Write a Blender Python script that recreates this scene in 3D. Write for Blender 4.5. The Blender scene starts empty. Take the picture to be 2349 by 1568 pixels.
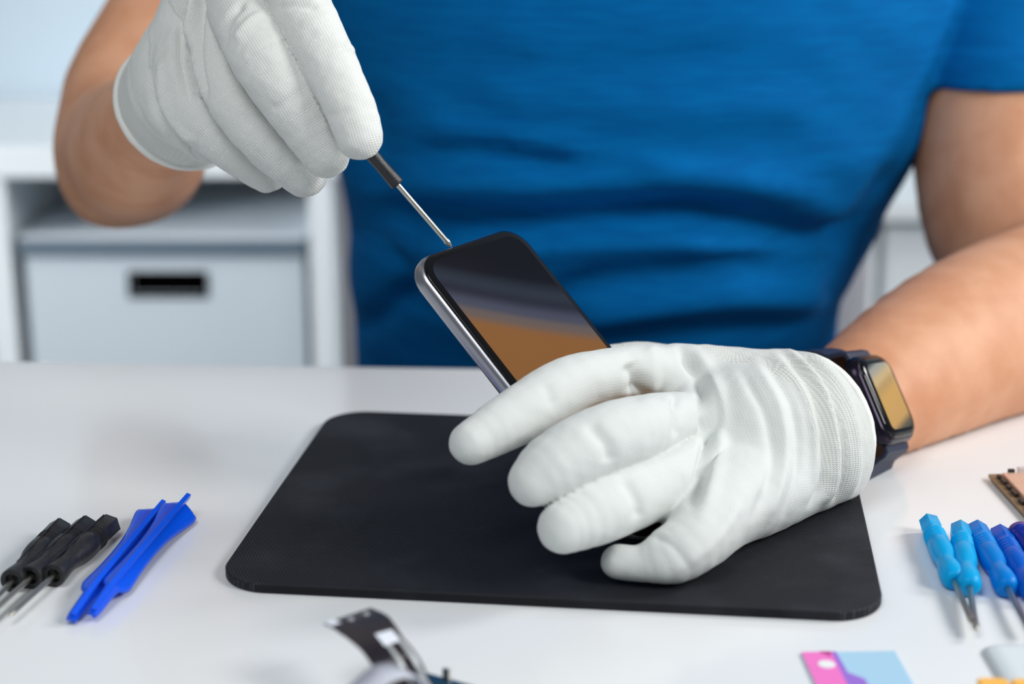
import bpy, math, random
import numpy as np
from mathutils import Vector, Matrix

random.seed(7); np.random.seed(7)
S = bpy.context.scene
COL = S.collection
PI = math.pi

# ------------------------------------------------------------------ camera, world, lights, exposure
TABLE_Z = 0.75
PITCH = math.atan(1118 / 3915.0)
FPX = 3915.0
CAMP = np.array([0.0, 0.0, TABLE_Z + 0.27])
cd = bpy.data.cameras.new('camera'); cam = bpy.data.objects.new('camera', cd); COL.objects.link(cam)
cam.location = CAMP; cam.rotation_euler = (PI / 2 - PITCH, 0, 0)
cd.sensor_width = 36.0; cd.lens = 60.0; cd.clip_start = 0.05
cd.dof.use_dof = True; cd.dof.focus_distance = 0.700; cd.dof.aperture_fstop = 5.0
S.camera = cam

S.view_settings.view_transform = 'Standard'; S.view_settings.look = 'None'
S.view_settings.gamma = 1.0; S.view_settings.use_curve_mapping = False
S.view_settings.exposure = -0.03

W = bpy.data.worlds.new('world'); S.world = W; W.use_nodes = True
W.node_tree.nodes['Background'].inputs[0].default_value = (0.86, 0.93, 1.0, 1)
W.node_tree.nodes['Background'].inputs[1].default_value = 0.22

def area(name, loc, target, size, power, col=(1, 1, 1), sy=None):
    l = bpy.data.lights.new(name, 'AREA'); l.energy = power; l.color = col; l.size = size
    if sy: l.shape = 'RECTANGLE'; l.size_y = sy
    o = bpy.data.objects.new(name, l); COL.objects.link(o); o.location = loc
    o.rotation_euler = (Vector(target) - Vector(loc)).to_track_quat('-Z', 'Y').to_euler()
    return o
area('window_light', (1.50, 1.05, 1.65), (0.05, 0.70, 0.78), 0.36, 15.0, (0.99, 0.99, 1.0), 0.45)
area('ceiling_light', (1.35, -0.05, 1.80), (0.12, 0.85, 0.85), 0.5, 17.5, (1.0, 0.99, 0.97))
area('front_fill', (-0.25, 0.05, 1.75), (-0.02, 0.62, 0.80), 0.5, 5.2, (0.98, 0.99, 1.0))  # unseen fill added on the camera side to brighten the gloves
la = area('background_fill', (-0.2, 1.15, 2.3), (-0.3, 2.0, 0.75), 0.5, 2.6, (0.97, 0.99, 1.0)); la.data.spread = math.radians(85)  # unseen fill added to brighten the wall and back desk
lb = area('box_lid_fill', (-1.9, 0.6, 0.98), (-0.35, 1.75, 0.64), 0.4, 1.9, (0.97, 0.99, 1.0)); lb.data.spread = math.radians(38)  # added narrow fill with no real source, aimed at the box lid

# ------------------------------------------------------------------ pixel <-> world helpers (2349 x 1568 frame)
cp, sp_ = math.cos(PITCH), math.sin(PITCH)
RT = np.array([1.0, 0, 0]); FW = np.array([0, cp, -sp_]); DN = np.array([0, -sp_, -cp])
def P(px, py, d):
    return CAMP + FW * d + RT * ((px - 1174.5) / FPX * d) + DN * ((py - 784.0) / FPX * d)
def T(px, py, h=0.0):
    r = FW + RT * ((px - 1174.5) / FPX) + DN * ((py - 784.0) / FPX)
    t = (TABLE_Z + h - CAMP[2]) / r[2]
    return CAMP + r * t
def D3(v):
    v = RT * v[0] + DN * v[1] + FW * v[2]
    return v / np.linalg.norm(v)
def to_px(Q):
    R = Q - CAMP; d = R @ FW
    return np.stack([(R @ RT) / d * FPX + 1174.5, (R @ DN) / d * FPX + 784.0], 1), d
def nrm(v):
    v = np.asarray(v, float); return v / np.linalg.norm(v)

# ------------------------------------------------------------------ materials
def mat(name, col, rough=0.5, metal=0.0, spec=0.5, bump=None, var=None, **kw):
    m = bpy.data.materials.new(name); m.use_nodes = True
    nt = m.node_tree; b = nt.nodes['Principled BSDF']
    b.inputs['Base Color'].default_value = (*col, 1); b.inputs['Roughness'].default_value = rough
    b.inputs['Metallic'].default_value = metal; b.inputs['Specular IOR Level'].default_value = spec
    for k, v in kw.items():
        b.inputs[k.replace('_', ' ')].default_value = v
    tc = nt.nodes.new('ShaderNodeTexCoord')
    if var:      # (scale, colour2, detail)
        n = nt.nodes.new('ShaderNodeTexNoise'); n.inputs['Scale'].default_value = var[0]; n.inputs['Detail'].default_value = 4
        nt.links.new(tc.outputs['Object'], n.inputs['Vector'])
        r = nt.nodes.new('ShaderNodeValToRGB'); r.color_ramp.elements[0].position = 0.35; r.color_ramp.elements[1].position = 0.65
        r.color_ramp.elements[0].color = (*col, 1); r.color_ramp.elements[1].color = (*var[1], 1)
        nt.links.new(n.outputs['Fac'], r.inputs['Fac']); nt.links.new(r.outputs['Color'], b.inputs['Base Color'])
    if bump:     # (scale, strength, distance)
        n = nt.nodes.new('ShaderNodeTexNoise'); n.inputs['Scale'].default_value = bump[0]; n.inputs['Detail'].default_value = 3
        nt.links.new(tc.outputs['Object'], n.inputs['Vector'])
        bp = nt.nodes.new('ShaderNodeBump'); bp.inputs['Strength'].default_value = bump[1]; bp.inputs['Distance'].default_value = bump[2]
        nt.links.new(n.outputs['Fac'], bp.inputs['Height']); nt.links.new(bp.outputs['Normal'], b.inputs['Normal'])
    return m

def math_node(nt, op, a, b=None):
    n = nt.nodes.new('ShaderNodeMath'); n.operation = op
    for i, v in enumerate((a, b)):
        if v is None: continue
        if isinstance(v, (int, float)): n.inputs[i].default_value = v
        else: nt.links.new(v, n.inputs[i])
    return n.outputs[0]

def knit_mat(name, col, pitch_u, pitch_v, strength, dist, dark=0.9):
    m = mat(name, col, 0.85, 0, 0.2)
    nt = m.node_tree; b = nt.nodes['Principled BSDF']
    b.inputs['Sheen Weight'].default_value = 0.15
    a = nt.nodes.new('ShaderNodeAttribute'); a.attribute_name = 'knit'
    s = nt.nodes.new('ShaderNodeSeparateXYZ'); nt.links.new(a.outputs['Vector'], s.inputs[0])
    nz = nt.nodes.new('ShaderNodeTexNoise'); nz.inputs['Scale'].default_value = 260
    tc = nt.nodes.new('ShaderNodeTexCoord'); nt.links.new(tc.outputs['Object'], nz.inputs['Vector'])
    wob = math_node(nt, 'MULTIPLY', nz.outputs['Fac'], 2.2)
    pv = math_node(nt, 'MULTIPLY', s.outputs[1], 2 * PI / pitch_v)
    sv = math_node(nt, 'SINE', pv)
    half = math_node(nt, 'MULTIPLY', math_node(nt, 'ABSOLUTE', math_node(nt, 'SINE', math_node(nt, 'MULTIPLY', s.outputs[1], PI / pitch_v))), 2.4)
    pu = math_node(nt, 'ADD', math_node(nt, 'MULTIPLY', s.outputs[0], 2 * PI / pitch_u), math_node(nt, 'ADD', half, wob))
    su = math_node(nt, 'SINE', pu)
    h = math_node(nt, 'ADD', math_node(nt, 'MULTIPLY', su, 0.5), math_node(nt, 'MULTIPLY', sv, 0.35))
    bp = nt.nodes.new('ShaderNodeBump'); bp.inputs['Strength'].default_value = strength; bp.inputs['Distance'].default_value = dist
    nt.links.new(h, bp.inputs['Height'])
    n2 = nt.nodes.new('ShaderNodeTexNoise'); n2.inputs['Scale'].default_value = 90; n2.inputs['Detail'].default_value = 5
    nt.links.new(tc.outputs['Object'], n2.inputs['Vector'])
    b2 = nt.nodes.new('ShaderNodeBump'); b2.inputs['Strength'].default_value = 0.35; b2.inputs['Distance'].default_value = 0.0012
    nt.links.new(n2.outputs['Fac'], b2.inputs['Height']); nt.links.new(b2.outputs['Normal'], bp.inputs['Normal'])
    nt.links.new(bp.outputs['Normal'], b.inputs['Normal'])
    r = nt.nodes.new('ShaderNodeValToRGB')
    r.color_ramp.elements[0].position = 0.1; r.color_ramp.elements[1].position = 0.6
    r.color_ramp.elements[0].color = (*[c * dark for c in col], 1); r.color_ramp.elements[1].color = (*col, 1)
    nt.links.new(math_node(nt, 'ADD', math_node(nt, 'MULTIPLY', h, 0.5), 0.5), r.inputs['Fac'])
    nt.links.new(r.outputs['Color'], b.inputs['Base Color'])
    return m

M = {}
M['wall'] = mat('painted_wall', (0.50, 0.60, 0.68), 0.8, bump=(60, 0.1, 0.002))
M['floor'] = mat('grey_floor', (0.42, 0.44, 0.46), 0.5, var=(6, (0.36, 0.38, 0.40)))
M['table'] = mat('glossy_white_laminate', (0.80, 0.82, 0.83), 0.16, spec=0.45, var=(3, (0.79, 0.815, 0.83)))
M['table_edge'] = mat('white_edge', (0.78, 0.80, 0.80), 0.4)
M['white_wood'] = mat('white_board', (0.70, 0.75, 0.78), 0.45, bump=(40, 0.05, 0.001))
M['boxcard'] = mat('grey_card', (0.50, 0.565, 0.62), 0.65, bump=(200, 0.1, 0.0005))
M['boxlid'] = mat('pale_grey_card', (0.72, 0.78, 0.84), 0.65, bump=(200, 0.1, 0.0005))
M['boxrim'] = mat('slate_rim', (0.10, 0.14, 0.18), 0.6)
M['black'] = mat('slot_trim_and_shade', (0.001, 0.001, 0.001), 1.0, spec=0.0)
M['chair'] = mat('light_grey_mesh_fabric', (0.50, 0.50, 0.53), 0.8, bump=(300, 0.3, 0.001))
M['chrome'] = mat('brushed_steel', (0.62, 0.62, 0.60), 0.22, 1.0)
M['steel'] = mat('nickel_steel', (0.50, 0.48, 0.42), 0.30, 1.0)
M['skin'] = mat('skin', (0.61, 0.28, 0.15), 0.55, spec=0.4, bump=(450, 0.25, 0.0004), var=(38, (0.71, 0.37, 0.22)),
                Subsurface_Weight=0.12, Subsurface_Scale=0.01)
M['skin'].node_tree.nodes['Principled BSDF'].inputs['Subsurface Radius'].default_value = (1.0, 0.35, 0.2)
M['hair'] = mat('dark_brown_hair', (0.03, 0.018, 0.01), 0.6, bump=(400, 0.6, 0.002))
M['eye'] = mat('eye_white', (0.8, 0.8, 0.8), 0.2)
M['trousers'] = mat('navy_denim', (0.008, 0.014, 0.035), 0.85, bump=(500, 0.4, 0.0006))
M['glove_knit'] = knit_mat('white_knit', (0.78, 0.80, 0.77), 0.00085, 0.0011, 0.5, 0.00030, 0.88)
M['glove_coat'] = knit_mat('white_coated_knit', (0.66, 0.69, 0.67), 0.0010, 0.0012, 0.22, 0.00018, 0.97)
M['cuff_knit'] = knit_mat('cuff_rib_knit', (0.72, 0.745, 0.71), 0.0012, 0.0009, 0.6, 0.0003, 0.82)
M['rim'] = mat('overlocked_hem', (0.80, 0.82, 0.78), 0.85, bump=(900, 0.5, 0.0006))
M['phone_frame'] = mat('satin_grey_aluminium', (0.42, 0.42, 0.46), 0.30, 1.0)
M['glass'] = mat('black_glass', (0.003, 0.003, 0.004), 0.05, spec=0.3)
M['bk_rubber'] = mat('black_rubber_handle', (0.012, 0.012, 0.014), 0.42, bump=(1500, 0.35, 0.0003), var=(700, (0.022, 0.022, 0.026)))
M['watch_case'] = mat('midnight_aluminium', (0.022, 0.018, 0.03), 0.25, 0.9)
M['strap'] = mat('midnight_rubber_strap', (0.012, 0.02, 0.05), 0.5, spec=0.4)
M['blue_plastic'] = mat('bright_blue_plastic', (0.0, 0.09, 0.80), 0.3, spec=0.5, bump=(300, 0.05, 0.0003))
def trans(name, col, edge=0.35, tw=0.35):
    return mat(name, col, edge, spec=0.5, IOR=1.25, Transmission_Weight=tw, Subsurface_Weight=0.6, Subsurface_Scale=0.004, Subsurface_Radius=(0.2, 1.0, 1.0))
M['cyan'] = trans('translucent_cyan_plastic', (0.0, 0.50, 1.0))
M['azure'] = trans('translucent_azure_plastic', (0.0, 0.30, 0.88))
M['cobalt'] = trans('translucent_cobalt_plastic', (0.0, 0.16, 0.78))
M['navy_plastic'] = mat('dark_blue_plastic', (0.004, 0.02, 0.30), 0.25)
M['pcb'] = mat('brown_board_edge', (0.30, 0.19, 0.10), 0.45, 0.3)
M['copper'] = mat('rose_copper_shield', (0.86, 0.58, 0.44), 0.35, 0.45, var=(300, (0.80, 0.52, 0.38)))
M['chip'] = mat('dark_chip', (0.02, 0.02, 0.018), 0.4)
M['tin'] = mat('silver_connector', (0.75, 0.76, 0.78), 0.3, 0.6)
M['flex'] = mat('black_flex_film', (0.012, 0.011, 0.018), 0.28, var=(60, (0.03, 0.016, 0.014)))
M['sticker'] = mat('white_sticker', (0.82, 0.86, 0.95), 0.5)
M['trace'] = mat('dull_silver_trace', (0.50, 0.53, 0.55), 0.4, 0.3)
M['film'] = mat('pale_translucent_film', (0.80, 0.82, 0.92), 0.35, Transmission_Weight=0.35)
M['navy_pcb'] = mat('dark_blue_board', (0.006, 0.05, 0.11), 0.35)
M['magenta'] = mat('pink_print', (0.90, 0.19, 0.58), 0.4)
M['magenta_dark'] = mat('dark_pink_print', (0.50, 0.03, 0.25), 0.4)
M['violet'] = mat('violet_print', (0.33, 0.16, 0.66), 0.4)
M['lightblue'] = mat('light_blue_print', (0.40, 0.64, 0.82), 0.4)
M['paper'] = mat('white_print', (0.85, 0.87, 0.88), 0.5)
M['orange'] = mat('orange_print', (0.95, 0.50, 0.08), 0.45)
M['hazeblue'] = mat('pale_grey_blue_film', (0.70, 0.765, 0.80), 0.5)

def shirt_mat():
    m = mat('royal_blue_cotton', (0.0, 0.115, 0.33), 0.85, spec=0.06)
    nt = m.node_tree; b = nt.nodes['Principled BSDF']
    tc = nt.nodes.new('ShaderNodeTexCoord'); mp = nt.nodes.new('ShaderNodeMapping'); mp.inputs['Scale'].default_value = (18, 18, 160)
    nt.links.new(tc.outputs['Object'], mp.inputs['Vector'])
    n = nt.nodes.new('ShaderNodeTexNoise'); n.inputs['Scale'].default_value = 2.0; n.inputs['Detail'].default_value = 6
    nt.links.new(mp.outputs['Vector'], n.inputs['Vector'])
    r = nt.nodes.new('ShaderNodeValToRGB'); r.color_ramp.elements[0].position = 0.3; r.color_ramp.elements[1].position = 0.7
    r.color_ramp.elements[0].color = (0.0, 0.100, 0.32, 1); r.color_ramp.elements[1].color = (0.0, 0.135, 0.39, 1)
    nt.links.new(n.outputs['Fac'], r.inputs['Fac']); nt.links.new(r.outputs['Color'], b.inputs['Base Color'])
    n2 = nt.nodes.new('ShaderNodeTexNoise'); n2.inputs['Scale'].default_value = 900
    nt.links.new(tc.outputs['Object'], n2.inputs['Vector'])
    bp = nt.nodes.new('ShaderNodeBump'); bp.inputs['Strength'].default_value = 0.3; bp.inputs['Distance'].default_value = 0.0005
    nt.links.new(n2.outputs['Fac'], bp.inputs['Height']); nt.links.new(bp.outputs['Normal'], b.inputs['Normal'])
    return m
M['shirt'] = shirt_mat()

def mat_mat():
    m = mat('woven_black_mat', (0.012, 0.013, 0.018), 0.66, spec=0.25)
    nt = m.node_tree; b = nt.nodes['Principled BSDF']
    tc = nt.nodes.new('ShaderNodeTexCoord'); s = nt.nodes.new('ShaderNodeSeparateXYZ')
    nt.links.new(tc.outputs['Object'], s.inputs[0])
    px, py = 0.00135, 0.00135
    row = math_node(nt, 'MULTIPLY', s.outputs[1], 1 / py)
    odd = math_node(nt, 'MULTIPLY', math_node(nt, 'MODULO', math_node(nt, 'FLOOR', math_node(nt, 'ADD', row, 1000)), 2.0), PI)
    a = math_node(nt, 'SINE', math_node(nt, 'ADD', math_node(nt, 'MULTIPLY', s.outputs[0], 2 * PI / px), odd))
    c = math_node(nt, 'COSINE', math_node(nt, 'MULTIPLY', row, 2 * PI))
    h = math_node(nt, 'MULTIPLY', math_node(nt, 'ADD', math_node(nt, 'MULTIPLY', a, 0.5), 0.5), math_node(nt, 'SUBTRACT', 0.5, math_node(nt, 'MULTIPLY', c, 0.5)))
    r = nt.nodes.new('ShaderNodeValToRGB'); r.color_ramp.elements[0].position = 0.45; r.color_ramp.elements[1].position = 0.85
    r.color_ramp.elements[0].color = (0.006, 0.0065, 0.009, 1); r.color_ramp.elements[1].color = (0.045, 0.05, 0.065, 1)
    nt.links.new(h, r.inputs['Fac'])
    n = nt.nodes.new('ShaderNodeTexNoise'); n.inputs['Scale'].default_value = 22; n.inputs['Detail'].default_value = 4
    nt.links.new(tc.outputs['Object'], n.inputs['Vector'])
    mx = nt.nodes.new('ShaderNodeMix'); mx.data_type = 'RGBA'; mx.blend_type = 'ADD'
    r2 = nt.nodes.new('ShaderNodeValToRGB'); r2.color_ramp.elements[0].position = 0.5; r2.color_ramp.elements[1].position = 0.8
    r2.color_ramp.elements[0].color = (0, 0, 0, 1); r2.color_ramp.elements[1].color = (0.02, 0.022, 0.026, 1)
    nt.links.new(n.outputs['Fac'], r2.inputs['Fac'])
    mx.inputs[0].default_value = 1.0
    nt.links.new(r.outputs['Color'], mx.inputs[6]); nt.links.new(r2.outputs['Color'], mx.inputs[7])
    nt.links.new(mx.outputs[2], b.inputs['Base Color'])
    bp = nt.nodes.new('ShaderNodeBump'); bp.inputs['Strength'].default_value = 0.6; bp.inputs['Distance'].default_value = 0.0003
    nt.links.new(h, bp.inputs['Height']); nt.links.new(bp.outputs['Normal'], b.inputs['Normal'])
    return m
M['mat'] = mat_mat()

def screen_reflection_mat(name, stops, strength, k=(0, 1.0, 0), wave=0.0):
    """reflection painted as emission on a screen: bands of colour along the long side (object attribute 'scr': x across 0..1, y down 0..1)"""
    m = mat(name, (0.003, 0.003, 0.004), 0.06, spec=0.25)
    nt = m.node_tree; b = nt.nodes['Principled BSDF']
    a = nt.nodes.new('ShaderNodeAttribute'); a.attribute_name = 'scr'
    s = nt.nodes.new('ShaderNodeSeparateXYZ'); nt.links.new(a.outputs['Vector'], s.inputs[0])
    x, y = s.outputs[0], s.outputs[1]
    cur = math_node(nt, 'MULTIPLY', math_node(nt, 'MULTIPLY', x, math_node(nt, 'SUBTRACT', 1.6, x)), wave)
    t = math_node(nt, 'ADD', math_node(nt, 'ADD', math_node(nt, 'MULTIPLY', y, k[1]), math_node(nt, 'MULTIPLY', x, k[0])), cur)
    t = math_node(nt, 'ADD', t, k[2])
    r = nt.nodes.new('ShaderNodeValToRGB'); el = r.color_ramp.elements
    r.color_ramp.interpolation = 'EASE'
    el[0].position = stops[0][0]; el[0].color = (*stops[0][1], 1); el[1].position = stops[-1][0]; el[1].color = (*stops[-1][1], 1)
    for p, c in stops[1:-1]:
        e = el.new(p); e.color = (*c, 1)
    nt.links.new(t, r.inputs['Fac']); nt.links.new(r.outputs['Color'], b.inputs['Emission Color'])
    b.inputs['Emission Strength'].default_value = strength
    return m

# ------------------------------------------------------------------ object helpers
def tag(o, label=None, cat=None, group=None, kind=None):
    if label: o['label'] = label
    if cat: o['category'] = cat
    if group: o['group'] = group
    if kind: o['kind'] = kind
    return o
def thing(name, label, cat, loc, group=None, rot=None):
    o = bpy.data.objects.new(name, None); COL.objects.link(o); o.location = Vector(loc)
    o.empty_display_size = 0.02
    if rot is not None: o.rotation_euler = rot
    return tag(o, label, cat, group)
def mesh_obj(name, V, F, m, parent=None, world=True, smooth=True, attrs=None, mats=None, mat_idx=None):
    V = np.asarray(V, float)
    if world and parent is not None:
        q = parent; off = np.zeros(3)
        while q is not None:
            off = off + np.array(q.location); q = q.parent
        V = V - off
    me = bpy.data.meshes.new(name)
    if isinstance(F, np.ndarray):
        n = len(F); k = F.shape[1]
        me.vertices.add(len(V)); me.vertices.foreach_set('co', V.astype(np.float32).ravel())
        me.loops.add(n * k); me.loops.foreach_set('vertex_index', F.astype(np.int32).ravel())
        me.polygons.add(n); me.polygons.foreach_set('loop_start', np.arange(0, n * k, k, dtype=np.int32))
        me.update(calc_edges=True)
    else:
        me.from_pydata([tuple(v) for v in V], [], [tuple(int(i) for i in f) for f in F])
    me.validate()
    for mm in (mats or [m]): me.materials.append(mm)
    if mat_idx is not None and len(mat_idx) == len(me.polygons):
        me.polygons.foreach_set('material_index', np.asarray(mat_idx, dtype=np.int32))
    if smooth: me.polygons.foreach_set('use_smooth', [True] * len(me.polygons))
    for k_, arr in (attrs or {}).items():
        at = me.attributes.new(k_, 'FLOAT_VECTOR', 'POINT'); at.data.foreach_set('vector', np.asarray(arr, np.float32).ravel())
    o = bpy.data.objects.new(name, me); COL.objects.link(o)
    if parent is not None: o.parent = parent
    return o
def bevel(o, w, seg=3, angle=0.6):
    b = o.modifiers.new('bevel', 'BEVEL'); b.width = w; b.segments = seg; b.limit_method = 'ANGLE'; b.angle_limit = angle
    return o
def box(c, hx, hy, hz, ux=(1, 0, 0), uy=(0, 1, 0), uz=(0, 0, 1)):
    c, ux, uy, uz = map(lambda a: np.asarray(a, float), (c, ux, uy, uz))
    V = [c + ux * hx * i + uy * hy * j + uz * hz * k for k in (-1, 1) for j in (-1, 1) for i in (-1, 1)]
    F = [(0, 2, 3, 1), (4, 5, 7, 6), (0, 1, 5, 4), (2, 6, 7, 3), (0, 4, 6, 2), (1, 3, 7, 5)]
    return V, F
def join(*parts):
    V, F = [], []
    for v, f in parts:
        n = len(V); V += [np.asarray(a, float) for a in v]; F += [tuple(int(i) + n for i in q) for q in f]
    return V, F
def slab(outline, z0, z1):
    """prism from an outline of (x,y) points"""
    n = len(outline)
    V = [(x, y, z0) for x, y in outline] + [(x, y, z1) for x, y in outline]
    F = [tuple(range(n))[::-1], tuple(range(n, 2 * n))] + [(i, (i + 1) % n, n + (i + 1) % n, n + i) for i in range(n)]
    return V, F
def rrect(w, h, r, seg=8, cx=0, cy=0):
    pts = []
    for (sx, sy, a0) in ((1, 1, 0), (-1, 1, PI / 2), (-1, -1, PI), (1, -1, 1.5 * PI)):
        for i in range(seg + 1):
            a = a0 + PI / 2 * i / seg
            pts.append((cx + sx * (w / 2 - r) + r * math.cos(a), cy + sy * (h / 2 - r) + r * math.sin(a)))
    return pts
def frame_pts(V, o, ux, uy, uz):
    V = np.asarray(V, float); return o + V[:, :1] * ux + V[:, 1:2] * uy + V[:, 2:3] * uz
def lathe(prof, n=24, hexr=None):
    """prof: (x, r, hexness) along +X; closed at the ends"""
    V, F = [], []
    for p in prof:
        x, r = p[0], p[1]; hx = p[2] if len(p) > 2 else 0
        for j in range(n):
            a = 2 * PI * j / n
            k = (a + PI / 6) % (PI / 3) - PI / 6
            rr = r * ((1 - hx) + hx * math.cos(PI / 6) / math.cos(k) * 1.06)
            V.append((x, rr * math.cos(a), rr * math.sin(a)))
    m_ = len(prof)
    for i in range(m_ - 1):
        for j in range(n):
            F.append((i * n + j, i * n + (j + 1) % n, (i + 1) * n + (j + 1) % n, (i + 1) * n + j))
    F.append(tuple(range(n))); F.append(tuple(range((m_ - 1) * n, m_ * n))[::-1])
    return V, F
def ribbon(pts, side, w, th, up=None):
    """strip through 3-D points; side: unit vector(s) across"""
    V, F = [], []
    n = len(pts)
    for i, p in enumerate(pts):
        p = np.asarray(p); t = nrm(np.asarray(pts[min(i + 1, n - 1)]) - np.asarray(pts[max(i - 1, 0)]))
        s = side[i] if isinstance(side, list) else side
        s = nrm(s - t * (s @ t)); u = np.cross(t, s); ww = w[i] if isinstance(w, (list, tuple)) else w
        for a, b in ((-1, -1), (1, -1), (1, 1), (-1, 1)):
            V.append(p + s * a * ww / 2 + u * b * th / 2)
    for i in range(n - 1):
        for k in range(4):
            F.append((i * 4 + k, i * 4 + (k + 1) % 4, (i + 1) * 4 + (k + 1) % 4, (i + 1) * 4 + k))
    F.append((3, 2, 1, 0)); F.append(tuple((n - 1) * 4 + k for k in range(4)))
    return V, F
def spline(pts, n):
    pts = np.asarray(pts, float); m_ = len(pts); out = []
    for s in np.linspace(0, m_ - 1 - 1e-6, n):
        i = int(s); t = s - i
        p0, p1, p2, p3 = pts[max(i - 1, 0)], pts[i], pts[i + 1], pts[min(i + 2, m_ - 1)]
        out.append(0.5 * ((2 * p1) + (-p0 + p2) * t + (2 * p0 - 5 * p1 + 4 * p2 - p3) * t * t + (-p0 + 3 * p1 - 3 * p2 + p3) * t ** 3))
    return np.array(out)
def copy_tree(o, parent=None):
    c = o.copy(); COL.objects.link(c); c.parent = parent
    for ch in list(o.children): copy_tree(ch, c)
    return c

# ------------------------------------------------------------------ signed distance modelling
def seg_d(Q, a, b, ra, rb):
    ab = b - a; L2 = float(ab @ ab) + 1e-12
    t = np.clip(((Q - a) @ ab) / L2, 0, 1)
    return np.linalg.norm(Q - a - t[:, None] * ab, axis=1) - (ra + (rb - ra) * t)
def smin(a, b, k):
    h = np.clip(0.5 + 0.5 * (b - a) / k, 0, 1)
    return b + (a - b) * h - k * h * (1 - h)
def smax(a, b, k): return -smin(-a, -b, k)
class Chain:
    """a limb: points with radii; px=(x,y,depth,radius in px)"""
    def __init__(s, pts, k=0.003, world=False, sub=1, flat=None):
        if world: A = np.array([[*p[:3], p[3]] for p in pts], float)
        else: A = np.array([[*P(p[0], p[1], p[2]), p[3] / FPX * p[2]] for p in pts])
        if sub == 1 and len(A) > 3: sub = 3
        if sub > 1 and len(A) > 2: A = spline(A, (len(A) - 1) * sub + 1)
        s.A = A; s.k = k; s.flat = flat
    def __call__(s, Q):
        A = s.A; d = None
        for i in range(len(A) - 1):
            e = seg_d(Q, A[i, :3], A[i + 1, :3], A[i, 3], A[i + 1, 3])
            d = e if d is None else np.minimum(d, e)
        return d
def mesh_sdf(fn, lo, hi, h, project=2):
    lo = np.asarray(lo, float); hi = np.asarray(hi, float)
    B = 14
    nb = np.ceil((hi - lo) / h / B).astype(int); N = nb * B + 1
    G = np.full(N, 1.0, np.float32)
    diag = B * h * 0.87 + 0.012
    ci = np.stack(np.meshgrid(*[np.arange(n) for n in nb], indexing='ij'), -1).reshape(-1, 3)
    cc = lo + (ci * B + B / 2) * h
    cdist = fn(cc)
    r = np.arange(B + 1)
    off = np.stack(np.meshgrid(r, r, r, indexing='ij'), -1).reshape(-1, 3)
    act = []
    for c, dd in zip(ci, cdist):
        x, y, z = c * B
        if abs(dd) > diag:
            G[x:x + B + 1, y:y + B + 1, z:z + B + 1] = np.where(G[x:x + B + 1, y:y + B + 1, z:z + B + 1] == 1.0, math.copysign(0.9, dd), G[x:x + B + 1, y:y + B + 1, z:z + B + 1])
        else: act.append(c * B)
    for i in range(0, len(act), 24):
        ch = act[i:i + 24]
        Q = np.concatenate([lo + (off + c) * h for c in ch])
        v = fn(Q).astype(np.float32).reshape(len(ch), B + 1, B + 1, B + 1)
        for c, vv in zip(ch, v):
            x, y, z = c; G[x:x + B + 1, y:y + B + 1, z:z + B + 1] = vv
    I = G < 0
    Cn = I[:-1, :-1, :-1].astype(np.int8)
    for a in range(2):
        for b in range(2):
            for c in range(2):
                if a + b + c: Cn = Cn + I[a:a + I.shape[0] - 1, b:b + I.shape[1] - 1, c:c + I.shape[2] - 1]
    cells = np.argwhere((Cn > 0) & (Cn < 8))
    idx = np.full(Cn.shape, -1, np.int32); idx[tuple(cells.T)] = np.arange(len(cells))
    acc = np.zeros((len(cells), 3)); cnt = np.zeros(len(cells))
    corners = [(a, b, c) for a in range(2) for b in range(2) for c in range(2)]
    for i, p in enumerate(corners):
        for q in corners[i + 1:]:
            if sum(abs(p[k] - q[k]) for k in range(3)) != 1: continue
            gp = G[tuple((cells + p).T)]; gq = G[tuple((cells + q).T)]
            m_ = (gp < 0) != (gq < 0)
            t = np.where(m_, gp / np.where(np.abs(gp - gq) < 1e-9, 1, gp - gq), 0)
            pt = np.array(p) + (np.array(q) - np.array(p)) * t[:, None]
            acc[m_] += pt[m_]; cnt[m_] += 1
    V = lo + (cells + acc / np.maximum(cnt, 1)[:, None]) * h
    quads = []
    for ax in range(3):
        u, v = (ax + 1) % 3, (ax + 2) % 3
        sl0 = [slice(None)] * 3; sl1 = [slice(None)] * 3
        sl0[ax] = slice(0, -1); sl1[ax] = slice(1, None)
        A_, B_ = I[tuple(sl0)], I[tuple(sl1)]
        e = np.argwhere(A_ != B_)
        ok = (e[:, u] > 0) & (e[:, v] > 0) & (e[:, u] < I.shape[u] - 1) & (e[:, v] < I.shape[v] - 1)
        e = e[ok]; s = A_[tuple(e.T)]
        eu = np.zeros(3, int); eu[u] = 1; ev = np.zeros(3, int); ev[v] = 1
        q = np.stack([idx[tuple((e - eu - ev).T)], idx[tuple((e - ev).T)], idx[tuple(e.T)], idx[tuple((e - eu).T)]], 1)
        q[~s] = q[~s][:, ::-1]
        quads.append(q)
    F = np.concatenate(quads); F = F[(F >= 0).all(1)]
    for _ in range(project):
        g = grad(fn, V, h * 0.8, True); d = fn(V)
        V = V - g * np.clip(d, -h, h)[:, None] * 0.9
    return V, F
def grad(fn, V, e, soft=False):
    g = np.stack([fn(V + np.eye(3)[i] * e) - fn(V - np.eye(3)[i] * e) for i in range(3)], 1)
    m_ = np.linalg.norm(g, axis=1); u = g / np.maximum(m_, 1e-9)[:, None]
    if soft: u = u * np.clip((m_ / (2 * e) - 0.6) / 0.3, 0, 1)[:, None]   # creases stay put
    return u
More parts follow.
